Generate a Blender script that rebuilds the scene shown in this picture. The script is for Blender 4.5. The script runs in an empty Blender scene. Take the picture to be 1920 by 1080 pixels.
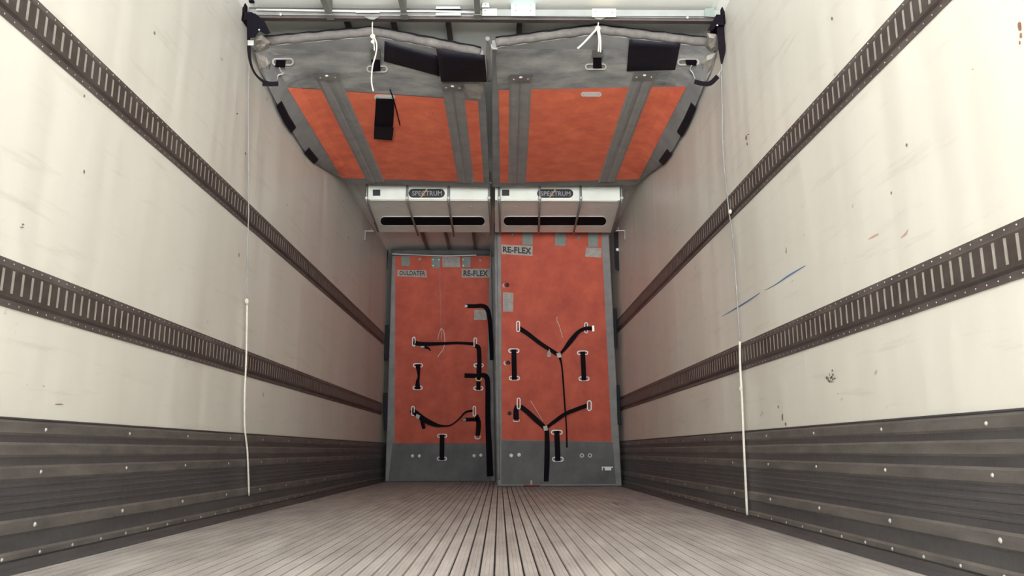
import bpy, bmesh, math, random
import numpy as np
from mathutils import Vector, Matrix
random.seed(7)
SC = bpy.context.scene
COL = SC.collection
# ------------------------------------------------------------------ camera
F = 1480.0
CAM = np.array([0.0777, 0.0, 0.3231])
CR = np.array([0.99987293, -0.01588813, -0.00130157])
CU = np.array([-0.00194073, -0.20236041, 0.97930919])
CW = np.array([0.01582277, 0.97918223, 0.20236553])
cd = bpy.data.cameras.new('camera')
cd.sensor_width = 36.0
cd.lens = F / 1920.0 * 36.0
cd.clip_start = 0.02
cam = bpy.data.objects.new('camera', cd)
cam.matrix_world = Matrix(((CR[0], CU[0], -CW[0], CAM[0]), (CR[1], CU[1], -CW[1], CAM[1]),
                           (CR[2], CU[2], -CW[2], CAM[2]), (0, 0, 0, 1)))
COL.objects.link(cam)
SC.camera = cam
# ------------------------------------------------------------------ light
W = bpy.data.worlds.new('sky')
SC.world = W
W.use_nodes = True
wn = W.node_tree
bg = wn.nodes['Background']
# bright daylit yard: sunlit concrete below the horizon, hazy sky above it
tcw = wn.nodes.new('ShaderNodeTexCoord'); sx = wn.nodes.new('ShaderNodeSeparateXYZ')
wn.links.new(tcw.outputs['Generated'], sx.inputs[0])
rp = wn.nodes.new('ShaderNodeValToRGB'); rp.color_ramp.interpolation = 'LINEAR'
mr = wn.nodes.new('ShaderNodeMapRange'); mr.inputs[1].default_value = -0.6; mr.inputs[2].default_value = 0.6
wn.links.new(sx.outputs[2], mr.inputs[0]); wn.links.new(mr.outputs[0], rp.inputs[0])
el = rp.color_ramp.elements
el[0].position = 0.0; el[0].color = (0.95, 0.97, 0.98, 1)
el[1].position = 1.0; el[1].color = (0.27, 0.295, 0.31, 1)
e = el.new(0.27); e.color = (0.95, 0.97, 0.98, 1)
e = el.new(0.42); e.color = (0.72, 0.735, 0.74, 1)
e = el.new(0.52); e.color = (0.15, 0.165, 0.17, 1)
wn.links.new(rp.outputs[0], bg.inputs[0])
# the yard is brighter to the left of the trailer than to its right
mx_ = wn.nodes.new('ShaderNodeMapRange'); mx_.inputs[1].default_value = -0.8; mx_.inputs[2].default_value = 0.8
mx_.inputs[3].default_value = 1.12 * 7.4; mx_.inputs[4].default_value = 0.88 * 7.4
wn.links.new(sx.outputs[0], mx_.inputs[0]); wn.links.new(mx_.outputs[0], bg.inputs[1])
REAR = -3.0          # the open rear doorway, behind the camera
pl = bpy.data.lights.new('doorway_portal', 'AREA')
pl.shape = 'RECTANGLE'; pl.size = 2.6; pl.size_y = 2.7
pl.cycles.is_portal = True
po = bpy.data.objects.new('doorway_portal', pl)
po.location = (0, REAR, 1.3)
po.rotation_euler = (math.pi / 2, 0, 0)   # faces +Y, into the trailer
COL.objects.link(po)
SC.view_settings.view_transform = 'Standard'
SC.view_settings.look = 'None'
SC.view_settings.gamma = 1
SC.view_settings.use_curve_mapping = False
SC.view_settings.exposure = 2.68

# ------------------------------------------------------------------ materials
def mat(name, col, rough=0.6, metal=0.0, noise=0.0, nscale=8.0, stretch=(1, 1, 1), bump=0.0, bscale=40.0,
        col2=None, spec=0.5, bstretch=(1, 1, 1)):
    m = bpy.data.materials.new(name); m.use_nodes = True
    nt = m.node_tree; b = nt.nodes['Principled BSDF']
    b.inputs['Base Color'].default_value = (*col, 1)
    b.inputs['Roughness'].default_value = rough
    b.inputs['Metallic'].default_value = metal
    b.inputs['Specular IOR Level'].default_value = spec
    tc = nt.nodes.new('ShaderNodeTexCoord')
    if noise > 0:
        mp = nt.nodes.new('ShaderNodeMapping'); mp.inputs['Scale'].default_value = stretch
        nt.links.new(tc.outputs['Object'], mp.inputs[0])
        n = nt.nodes.new('ShaderNodeTexNoise'); n.inputs['Scale'].default_value = nscale
        n.inputs['Detail'].default_value = 6; n.inputs['Roughness'].default_value = 0.6
        nt.links.new(mp.outputs[0], n.inputs['Vector'])
        r = nt.nodes.new('ShaderNodeMapRange'); r.inputs[1].default_value = 0.3; r.inputs[2].default_value = 0.7
        nt.links.new(n.outputs[0], r.inputs[0])
        mx = nt.nodes.new('ShaderNodeMix'); mx.data_type = 'RGBA'
        c2 = col2 if col2 else tuple(c * (1 - noise) for c in col)
        mx.inputs[6].default_value = (*col, 1); mx.inputs[7].default_value = (*c2, 1)
        nt.links.new(r.outputs[0], mx.inputs[0])
        nt.links.new(mx.outputs[2], b.inputs['Base Color'])
    if bump > 0:
        mp2 = nt.nodes.new('ShaderNodeMapping'); mp2.inputs['Scale'].default_value = bstretch
        nt.links.new(tc.outputs['Object'], mp2.inputs[0])
        n2 = nt.nodes.new('ShaderNodeTexNoise'); n2.inputs['Scale'].default_value = bscale
        n2.inputs['Detail'].default_value = 3
        nt.links.new(mp2.outputs[0], n2.inputs['Vector'])
        bp = nt.nodes.new('ShaderNodeBump'); bp.inputs['Strength'].default_value = bump
        bp.inputs['Distance'].default_value = 0.01
        nt.links.new(n2.outputs[0], bp.inputs['Height'])
        nt.links.new(bp.outputs[0], b.inputs['Normal'])
    return m

def wall_mat():
    """white fibreglass lining: slightly glossy, softly rippled, grubby with wiped streaks and nicks"""
    m = mat('white_fibreglass', (0.80, 0.775, 0.70), 0.38, 0, 0, spec=0.4)
    nt = m.node_tree; b = nt.nodes['Principled BSDF']; L = nt.links.new
    tc = nt.nodes.new('ShaderNodeTexCoord')
    def noise(sc, scale, det, rough=0.6):
        mp = nt.nodes.new('ShaderNodeMapping'); mp.inputs['Scale'].default_value = sc
        L(tc.outputs['Object'], mp.inputs[0])
        n = nt.nodes.new('ShaderNodeTexNoise'); n.inputs['Scale'].default_value = scale
        n.inputs['Detail'].default_value = det; n.inputs['Roughness'].default_value = rough
        L(mp.outputs[0], n.inputs['Vector']); return n
    def rng(n, a, c, lo=0, hi=1):
        r = nt.nodes.new('ShaderNodeMapRange')
        for i, v in enumerate((a, c, lo, hi)): r.inputs[i + 1].default_value = v
        L(n.outputs[0], r.inputs[0]); return r
    def mix(fac, c1, c2):
        mx = nt.nodes.new('ShaderNodeMix'); mx.data_type = 'RGBA'
        L(fac.outputs[0], mx.inputs[0])
        if isinstance(c1, tuple): mx.inputs[6].default_value = (*c1, 1)
        else: L(c1.outputs[2], mx.inputs[6])
        mx.inputs[7].default_value = (*c2, 1); return mx
    a = mix(rng(noise((1, 1.3, 0.25), 1.6, 5), 0.35, 0.75), (0.74, 0.72, 0.655), (0.66, 0.625, 0.565))
    c = mix(rng(noise((1, 0.55, 5.5), 3.2, 8, 0.7), 0.56, 0.80, 0, 0.6), a, (0.48, 0.43, 0.36))   # wiped grime
    d = mix(rng(noise((1, 1.0, 1.6), 9.0, 4, 0.55), 0.715, 0.76, 0, 0.6), c, (0.22, 0.18, 0.15))    # nicks
    L(d.outputs[2], b.inputs['Base Color'])
    bp = nt.nodes.new('ShaderNodeBump'); bp.inputs['Strength'].default_value = 0.25; bp.inputs['Distance'].default_value = 0.03
    n = noise((1, 3.2, 0.35), 1.5, 1)
    L(n.outputs[0], bp.inputs['Height']); L(bp.outputs[0], b.inputs['Normal'])
    return m

M = dict(
    wall=wall_mat(),
    ceil=mat('white_ceiling', (0.90, 0.90, 0.84), 0.45, 0, 0.10, 2.0, (1, 0.4, 1)),
    floor=mat('aluminium_floor', (0.56, 0.515, 0.49), 0.5, 0.15, 0.4, 2.2, (5, 1.2, 1), 0.3, 60, (0.33, 0.29, 0.28)),
    groove=mat('floor_channel', (0.22, 0.19, 0.18), 0.8),
    scuff=mat('scuff_metal', (0.078, 0.073, 0.076), 0.42, 0.3, 0.6, 4, (1, 0.8, 4), 0.15, 30, (0.115, 0.108, 0.11)),
    scuffrib=mat('scuff_metal_worn', (0.205, 0.188, 0.175), 0.45, 0.3, 0.6, 4, (1, 1.2, 5), 0.15, 30, (0.105, 0.095, 0.092)),
    track=mat('track_steel', (0.105, 0.085, 0.078), 0.5, 0.3, 0.5, 6, (1, 1, 3), 0.1, 60, (0.06, 0.046, 0.043)),
    flange=mat('track_flange', (0.15, 0.125, 0.118), 0.5, 0.3, 0.5, 6, (1, 1, 3), 0, 60, (0.085, 0.066, 0.062)),
    slot=mat('track_slot', (0.40, 0.37, 0.33), 0.5, 0.0, 0.2, 30),
    rivet=mat('rivet_metal', (0.62, 0.60, 0.55), 0.3, 0.5),
    steel=mat('bright_steel', (0.62, 0.62, 0.60), 0.35, 0.7),
    dullsteel=mat('dull_steel', (0.30, 0.30, 0.285), 0.5, 0.5, 0.3, 12),
    pale=mat('pale_fitting', (0.62, 0.64, 0.62), 0.4),
    mint=mat('pale_blue_fitting', (0.42, 0.66, 0.66), 0.4),
    cream=mat('cream_fitting', (0.66, 0.60, 0.42), 0.45),
    orange=mat('lit_orange_fabric', (0.93, 0.23, 0.115), 0.85, 0, 0.28, 7, (1, 1, 1), 0.35, 260, (0.70, 0.13, 0.07)),  # stowed panels: brighter light on the cloth is put into its colour
    orange_soiled_shaded=mat('soiled_shaded_orange_fabric', (0.60, 0.125, 0.075), 0.85, 0, 0.3, 5, (1, 1, 1), 0.35, 260, (0.40, 0.075, 0.05)),  # standing panels: real dirt, plus weaker light painted into the colour
    grey=mat('grey_fabric', (0.29, 0.285, 0.28), 0.85, 0, 0.35, 6, (1, 1, 1), 0.3, 220, (0.19, 0.19, 0.19)),
    greyd=mat('dark_grey_fabric', (0.16, 0.162, 0.162), 0.85, 0, 0.4, 4, (1, 1, 1), 0.3, 220, (0.10, 0.095, 0.098)),
    greyh=mat('soiled_blue_grey_fabric', (0.46, 0.45, 0.42), 0.85, 0, 0.6, 3.2, (1, 2.2, 1), 0.3, 120, (0.12, 0.13, 0.14)),
    roll=mat('brown_grey_roll', (0.17, 0.155, 0.14), 0.8, 0, 0.5, 14, (1, 1, 1), 0.3, 90, (0.10, 0.09, 0.085)),
    strip=mat('grey_plastic_profile', (0.30, 0.295, 0.285), 0.55, 0, 0.25, 9, (1, 1, 1), 0.1, 40),
    black=mat('black_webbing', (0.008, 0.005, 0.008), 0.85, 0, 0, bump=0.2, bscale=300, spec=0.12),
    vinyl=mat('gap_shadow_black', (0.009, 0.008, 0.013), 0.6, 0, 0, bump=0.3, bscale=18, spec=0.2),
    void=mat('dark_opening', (0.006, 0.005, 0.008), 0.9, spec=0.1),
    evap=mat('cream_enamel', (0.86, 0.88, 0.80), 0.4, 0, 0.12, 5),
    facing=mat('grey_paint', (0.33, 0.345, 0.33), 0.5, 0, 0.2, 8),
    white=mat('white_plastic', (0.80, 0.78, 0.74), 0.4),
    cord=mat('off_white_cord', (0.74, 0.69, 0.60), 0.8, 0, 0.2, 60),
    label=mat('pale_label', (0.40, 0.37, 0.33), 0.6, 0, 0.35, 25),
    tab=mat('grey_green_tab', (0.23, 0.27, 0.245), 0.7, 0, 0.2, 20),
    ink=mat('black_ink', (0.02, 0.018, 0.02), 0.6),
    greyink=mat('grey_ink', (0.26, 0.25, 0.27), 0.6),
    slash=mat('tan_slash', (0.50, 0.30, 0.14), 0.6),
    brass=mat('brass_buckle', (0.70, 0.58, 0.25), 0.4, 0.5),
    red=mat('dark_red_webbing', (0.20, 0.03, 0.035), 0.8),
    blue=mat('blue_scuff', (0.10, 0.19, 0.36), 0.6),
    smudge=mat('dark_smudge', (0.26, 0.22, 0.18), 0.7, 0, 0.5, 120),
    rust=mat('brown_smear', (0.34, 0.17, 0.10), 0.7, 0, 0.4, 90),
    redmark=mat('faded_red_mark', (0.58, 0.33, 0.27), 0.7),
)

# ------------------------------------------------------------------ helpers
def ray(px):
    return CW + (px[0] - 960.0) / F * CR + (540.0 - px[1]) / F * CU
def on(px, ax, val):
    d = ray(px); t = (val - CAM[ax]) / d[ax]
    return CAM + t * d
LA, LB = -1.288, 0.0093            # left wall x = LA + LB*y
def wx(side, y, off=0.0):
    return LA + LB * y + off if side == 'left' else 1.25 - off
def onwall(side, px, off=0.0):
    d = ray(px)
    if side == 'left':
        t = (LA + off + LB * CAM[1] - CAM[0]) / (d[0] - LB * d[1])
    else:
        t = (1.25 - off - CAM[0]) / d[0]
    return CAM + t * d

def tag(o, label=None, cat=None, group=None, kind=None):
    if label: o['label'] = label
    if cat: o['category'] = cat
    if group: o['group'] = group
    if kind: o['kind'] = kind
    return o
def empty(name, loc, label, cat, group=None):
    o = bpy.data.objects.new(name, None); o.location = tuple(loc); o.empty_display_size = 0.1
    COL.objects.link(o); tag(o, label, cat, group); return o
def wloc(o):
    v = Vector((0, 0, 0))
    while o is not None:
        v += o.location; o = o.parent
    return v

class MB:
    def __init__(s): s.v = []; s.f = []; s.m = []
    def add(s, vs, fs, mi=0):
        n = len(s.v); s.v += [tuple(float(c) for c in p) for p in vs]
        s.f += [tuple(i + n for i in q) for q in fs]; s.m += [mi] * len(fs); return s
    def box(s, a, b, mi=0):
        x0, x1 = sorted((a[0], b[0])); y0, y1 = sorted((a[1], b[1])); z0, z1 = sorted((a[2], b[2]))
        v = [(x0, y0, z0), (x1, y0, z0), (x1, y1, z0), (x0, y1, z0), (x0, y0, z1), (x1, y0, z1), (x1, y1, z1), (x0, y1, z1)]
        return s.add(v, [(3, 2, 1, 0), (4, 5, 6, 7), (0, 1, 5, 4), (1, 2, 6, 5), (2, 3, 7, 6), (3, 0, 4, 7)], mi)
    def grid(s, rows, mi=0, closed=False):
        R, Cn = len(rows), len(rows[0]); v = [p for r in rows for p in r]; f = []
        for i in range(R - 1):
            for j in range(Cn - (0 if closed else 1)):
                k = (j + 1) % Cn
                f.append((i * Cn + j, i * Cn + k, (i + 1) * Cn + k, (i + 1) * Cn + j))
        return s.add(v, f, mi)
    def tube(s, pts, r, n=8, mi=0, cap=True):
        pts = [np.array(p, float) for p in pts]; rows = []
        prev = None
        for i, p in enumerate(pts):
            t = pts[min(i + 1, len(pts) - 1)] - pts[max(i - 1, 0)]; t = t / (np.linalg.norm(t) + 1e-12)
            a = prev - t * (prev @ t) if prev is not None else np.cross(t, [0.3, 0.2, 1.0] if abs(t[2]) < .9 else [1, 0.2, 0])
            a = a / np.linalg.norm(a); prev = a; b = np.cross(t, a)
            rr = r[i] if isinstance(r, (list, tuple)) else r
            rows.append([p + rr * (math.cos(2 * math.pi * k / n) * a + math.sin(2 * math.pi * k / n) * b) for k in range(n)])
        base = len(s.v); s.grid(rows, mi, True)
        if cap:
            s.f.append(tuple(base + k for k in range(n))[::-1]); s.m.append(mi)
            L = base + (len(rows) - 1) * n
            s.f.append(tuple(L + k for k in range(n))); s.m.append(mi)
        return s
    def build(s, name, mats, parent=None, smooth=False, bevel=0.0):
        me = bpy.data.meshes.new(name)
        off = wloc(parent) if parent is not None else Vector((0, 0, 0))
        org = off
        if parent is None and s.v:
            a = np.array(s.v); org = Vector(((a[:, 0].min() + a[:, 0].max()) / 2, (a[:, 1].min() + a[:, 1].max()) / 2, a[:, 2].min()))
        me.from_pydata([(p[0] - org[0], p[1] - org[1], p[2] - org[2]) for p in s.v], [], s.f)
        if not isinstance(mats, (list, tuple)): mats = [mats]
        for m in mats: me.materials.append(m)
        for p, mi in zip(me.polygons, s.m): p.material_index = mi; p.use_smooth = smooth
        bm = bmesh.new(); bm.from_mesh(me)
        bmesh.ops.remove_doubles(bm, verts=bm.verts, dist=1e-6)
        bmesh.ops.recalc_face_normals(bm, faces=bm.faces); bm.to_mesh(me); bm.free()
        o = bpy.data.objects.new(name, me); COL.objects.link(o)
        if parent is not None: o.parent = parent
        else: o.location = org
        if bevel > 0:
            b = o.modifiers.new('bevel', 'BEVEL'); b.width = bevel; b.segments = 2; b.limit_method = 'ANGLE'
        return o
def struct(name, mb, mats, parent=None, **k):
    o = mb.build(name, mats, parent, **k)
    if parent is None: o['kind'] = 'structure'
    return o

def interp(pts, n=10, smooth=True):
    """catmull-rom through pts"""
    pts = [np.array(p, float) for p in pts]
    if len(pts) < 3 or not smooth:
        out = []
        for a, b in zip(pts[:-1], pts[1:]):
            for k in range(n): out.append(a + (b - a) * k / n)
        return out + [pts[-1]]
    P = [2 * pts[0] - pts[1]] + pts + [2 * pts[-1] - pts[-2]]; out = []
    for i in range(1, len(P) - 2):
        for k in range(n):
            t = k / n; a, b, c, d = P[i - 1], P[i], P[i + 1], P[i + 2]
            out.append(0.5 * (2 * b + (c - a) * t + (2 * a - 5 * b + 4 * c - d) * t * t + (3 * b - a - 3 * c + d) * t ** 3))
    return out + [pts[-1]]

# surfaces on which details are laid: S(px, off) -> point, off = distance proud of the surface
def plane_y(Y): return lambda px, off=0.0: on(px, 1, Y - off)
def plane_z(Z): return lambda px, off=0.0: on(px, 2, Z - off)
def bil(q, u, v):   # q = tl,tr,br,bl ; u right, v down
    q = [np.array(p, float) for p in q]
    return (q[0] * (1 - u) + q[1] * u) * (1 - v) + (q[3] * (1 - u) + q[2] * u) * v
def patch(S, q, o0, o1, nu=2, nv=2, mb=None, mi=0, wob=0.0, prof=None):
    """a slab lying on surface S over pixel quad q, from offset o0 to o1"""
    mb = mb or MB(); top = []; bot = []
    for j in range(nv + 1):
        rt = []; rb = []
        for i in range(nu + 1):
            p = bil(q, i / nu, j / nv)
            o = o1 + (prof[i] if prof else 0)
            if wob and 0 < i < nu and 0 < j < nv: o += random.uniform(0, wob)
            rt.append(S(p, o)); rb.append(S(p, o0))
        top.append(rt); bot.append(rb)
    mb.grid(top, mi); mb.grid(bot, mi)
    mb.grid([top[0], bot[0]], mi); mb.grid([top[-1], bot[-1]], mi)
    mb.grid([[r[0] for r in top], [r[0] for r in bot]], mi); mb.grid([[r[-1] for r in top], [r[-1] for r in bot]], mi)
    return mb
def poly(S, pts, o0, o1, mb=None, mi=0):
    mb = mb or MB(); n = len(pts)
    t = [S(p, o1) for p in pts]; b = [S(p, o0) for p in pts]
    mb.add(t + b, [tuple(range(n)), tuple(range(2 * n - 1, n - 1, -1))] + [(i, (i + 1) % n, n + (i + 1) % n, n + i) for i in range(n)], mi)
    return mb
def ribbon(S, pts, w, o0, th=0.003, smooth=True, mb=None, mi=0, n=8, lift=None):
    """webbing: pixel centre line, pixel width (number or list), laid on S"""
    mb = mb or MB()
    ws = w if isinstance(w, (list, tuple)) else [w] * len(pts)
    P = interp([(p[0], p[1], ww) for p, ww in zip(pts, ws)], n, smooth)
    rows = []
    N = len(P)
    for i, p in enumerate(P):
        t = P[min(i + 1, N - 1)][:2] - P[max(i - 1, 0)][:2]; t = t / (np.linalg.norm(t) + 1e-9)
        nn = np.array([-t[1], t[0]]) * p[2] / 2
        l = (lift or 0) * math.sin(math.pi * i / (N - 1))
        a = p[:2] + nn; b = p[:2] - nn
        rows.append([S(a, o0 + l), S(a, o0 + th + l), S(b, o0 + th + l), S(b, o0 + l)])
    base = len(mb.v); mb.grid(rows, mi, True)
    mb.f.append((base, base + 1, base + 2, base + 3)); mb.m.append(mi)
    L = base + 4 * (N - 1); mb.f.append((L + 3, L + 2, L + 1, L)); mb.m.append(mi)
    return mb
def stadium_px(cx, cy, a, b, n=8, ang=0.0):
    """pixel outline of a stadium, half-length a, half-height b"""
    out = []; ca, sa = math.cos(ang), math.sin(ang)
    horiz = a >= b
    r = min(a, b); L = max(a, b) - r
    for k in range(2 * n):
        t = -math.pi / 2 + math.pi * (k % n) / (n - 1)
        x = (L if k < n else -L) + r * math.cos(t) * (1 if k < n else -1)
        y = r * math.sin(t) * (1 if k < n else -1)
        if not horiz: x, y = -y, x
        out.append((cx + x * ca - y * sa, cy + x * sa + y * ca))
    return out
def ring(S, cx, cy, a, b, tw, parent, name='strap_loop', m=None, o=0.004, rivets=True, solid=False, ang=0.0):
    """oval white anchor plate: a rim with two end rivets; tw = rim width in px"""
    mb = MB()
    if solid:
        poly(S, stadium_px(cx, cy, a, b, 8, ang), o, o + 0.005, mb)
    else:
        outl = stadium_px(cx, cy, a, b, 8, ang); inn = stadium_px(cx, cy, a - tw, b - tw, 8, ang)
        lo = [S(p, o) for p in outl]; hi = [S(p, o + 0.006) for p in outl]
        hi2 = [S(p, o + 0.006) for p in inn]; lo2 = [S(p, o) for p in inn]
        mb.grid([lo, hi, hi2, lo2, lo], 0, True)
    ob = mb.build(name, m or M['white'], parent, smooth=False)
    if rivets:
        for s in (-1, 1):
            L = max(a, b) - min(a, b); d = (s * L * 0.95, 0) if a >= b else (0, s * L * 0.95)
            dome(S, (cx + d[0] * math.cos(ang), cy + d[1] + d[0] * math.sin(ang)), max(min(a, b) * 0.35, 0.8), o + 0.004, M['dullsteel'], ob, 'rivet')
    return ob
def dome(S, c, rpx, o, m, parent, name='bolt_head', label=None, h=0.5):
    p0 = S(c, o); rad = np.linalg.norm(S((c[0] + rpx, c[1]), o) - p0)
    n = S(c, o + 0.01) - p0
    # true surface normal direction by finite differences
    u = S((c[0] + 2, c[1]), o) - p0; w = S((c[0], c[1] + 2), o) - p0
    nn = np.cross(u, w); nn /= np.linalg.norm(nn)
    if nn @ (CAM - p0) < 0: nn = -nn
    u = u / np.linalg.norm(u); w = np.cross(nn, u)
    rows = []
    for k in range(4):
        t = math.pi / 2 * k / 3
        rows.append([p0 + rad * max(math.cos(t), 0.02) * (math.cos(2 * math.pi * j / 10) * u + math.sin(2 * math.pi * j / 10) * w) + nn * rad * h * math.sin(t) for j in range(10)])
    mb = MB(); mb.grid(rows, 0, True); mb.add([rows[-1][j] for j in range(10)], [tuple(range(10))]); mb.add([rows[0][j] for j in range(10)], [tuple(range(10))])
    ob = mb.build(name, m, parent, smooth=True)
    if label: ob['label'] = label
    return ob
def cordpx(S, pts, rad, name, m, parent, o=0.01, n=8, lift=0.0):
    P = interp([(p[0], p[1], 0) for p in pts], n)
    N = len(P)
    return MB().tube([S((p[0], p[1]), o + lift * math.sin(math.pi * i / (N - 1))) for i, p in enumerate(P)], rad, 6).build(name, m, parent, smooth=True)
_tc = {}
def text(S, txt, q, o, m, parent, name='lettering', bold=0.02):
    """flat printed lettering filling pixel quad q (tl,tr,br,bl) on surface S"""
    key = (txt, bold)
    if key not in _tc:
        cu = bpy.data.curves.new('lettering', 'FONT'); cu.body = txt; cu.offset = bold; cu.resolution_u = 3; cu.space_character = 1.06
        to = bpy.data.objects.new('lettering', cu); COL.objects.link(to)
        bpy.context.view_layer.update()
        me = bpy.data.meshes.new_from_object(to.evaluated_get(bpy.context.evaluated_depsgraph_get()))
        _tc[key] = ([tuple(v.co) for v in me.vertices], [tuple(p.vertices) for p in me.polygons])
        bpy.data.objects.remove(to); bpy.data.curves.remove(cu); bpy.data.meshes.remove(me)
    v, f = _tc[key]; a = np.array(v); x0, y0 = a[:, 0].min(), a[:, 1].min(); dx, dy = a[:, 0].max() - x0, a[:, 1].max() - y0
    mb = MB(); mb.add([S(bil(q, (p[0] - x0) / dx, 1 - (p[1] - y0) / dy), o) for p in v], f)
    return mb.build(name, m, parent)

def wall_extrude(side, profiles, y0, y1, name, mats, parent=None, kind=None):
    """profiles: list of (closed polygon of (off,z), material index) swept along the wall"""
    mb = MB()
    for prof, mi in profiles:
        rows = [[(wx(side, y, o), y, z) for o, z in prof] for y in (y0, y1)]
        b = len(mb.v); n = len(prof); mb.grid(rows, mi, True)
        mb.f += [tuple(b + k for k in range(n)), tuple(b + n + k for k in range(n))]; mb.m += [mi, mi]
    return mb

# ------------------------------------------------------------------ the box body
Y0, Y1 = REAR, 9.25
CEIL = 2.62
for side in ('left', 'right'):
    a = -0.06
    mb = MB()
    v = [(wx(side, y, o), y, z) for y in (Y0, Y1) for o, z in ((0, -0.1), (0, CEIL + .05), (a, CEIL + .05), (a, -0.1))]
    mb.add(v, [(0, 1, 5, 4), (1, 2, 6, 5), (2, 3, 7, 6), (3, 0, 4, 7), (0, 3, 2, 1), (4, 5, 6, 7)])
    wl = mb.build('wall_' + side, M['wall']); wl['kind'] = 'structure'
    if side == 'left': WL = wl
    else: WR = wl
struct('wall_front', MB().box((-1.35, Y1, -0.1), (1.35, Y1 + .06, CEIL + .05)), M['wall'])
struct('ceiling', MB().box((-1.38, Y0, CEIL), (1.34, Y1 + .06, CEIL + .06)), M['ceil'])
# coved wall/ceiling junction mouldings
for i, side in enumerate(('left', 'right')):
    prof = [(0.0, CEIL), (0.0, CEIL - .05), (0.004, CEIL - .05), (0.010, CEIL - .03), (0.03, CEIL - .010), (0.05, CEIL - .004), (0.05, CEIL)]
    mb = wall_extrude(side, [(prof, 0)], Y0, Y1, None, None)
    struct('trim_%d' % (i + 3), mb, M['ceil'])
# T-section aluminium floor: slats with open channels between them
mb = MB(); pitch = 0.0405; gap = 0.0042
mb.box((-1.33, Y0, -0.1), (1.29, Y1, -0.03), 1)
x = -1.31
while x < 1.27:
    w = pitch - gap
    prof = [(x, -0.006), (x + 0.0015, 0.0), (x + w * .30, 0.0), (x + w * .33, -0.0012), (x + w * .36, 0.0), (x + w * .64, 0.0), (x + w * .67, -0.0012),
            (x + w * .70, 0.0), (x + w - 0.0015, 0.0), (x + w, -0.006), (x + w * .6, -0.008), (x + w * .6, -0.03), (x + w * .4, -0.03), (x + w * .4, -0.008)]
    rows = [[(p[0], y, p[1]) for p in prof] for y in (Y0, Y1)]
    mb.grid(rows, 0, True); x += pitch
struct('floor', mb, [M['floor'], M['groove']])

# corrugated scuff liners along the foot of both walls, with rivets
ribs = [(0.405, 0.372), (0.345, 0.312), (0.281, 0.247), (0.136, 0.100), (0.050, 0.030)]
for i, side in enumerate(('left', 'right')):
    prs = []
    prs.append(([(0, 0.0), (0.006, 0.0), (0.006, 0.410), (0.009, 0.412), (0.009, 0.4162), (0, 0.4162)], 0))
    for zt, zb in ribs:
        prs.append(([(0.006, zb - .004), (0.0125, zb + .003), (0.0125, zt - .003), (0.006, zt + .004)], 1))
    for zt in (0.225, 0.203, 0.181, 0.160):
        prs.append(([(0.006, zt), (0.008, zt + .002), (0.008, zt + .008), (0.006, zt + .010)], 0))
    prs.append(([(0.006, -0.002), (0.045, -0.002), (0.045, 0.002), (0.016, 0.010), (0.010, 0.026), (0.006, 0.028)], 0))
    mb = wall_extrude(side, prs, Y0, Y1 - .01, None, None)
    sc = struct('trim_%d' % (i + 1), mb, [M['scuff'], M['scuffrib']])
    # rivets
    rm = None
    def rivet(y, z, r):
        global rm
        c = np.array([wx(side, y, 0.0125), y, z]); s = 1 if side == 'left' else -1
        rows = []
        for k in range(3):
            t = math.pi / 2 * k / 2
            rr = r * max(math.cos(t), .02)
            rows.append([c + np.array([s * r * .55 * math.sin(t), rr * math.cos(2 * math.pi * j / 8), rr * math.sin(2 * math.pi * j / 8)]) for j in range(8)])
        b = MB(); b.grid(rows, 0, True)
        b.build('rivet', M['rivet'], sc, smooth=True)
    y = 1.85 if side == 'left' else 1.889
    while y < 7.6:
        rivet(y, 0.386, .006); rivet(y, 0.266, .006); rivet(y, 0.119, .0075); y += 0.526
    y = 1.89
    while y < 5.8:
        rivet(y, 0.039, .0055); y += 0.1755

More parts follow.
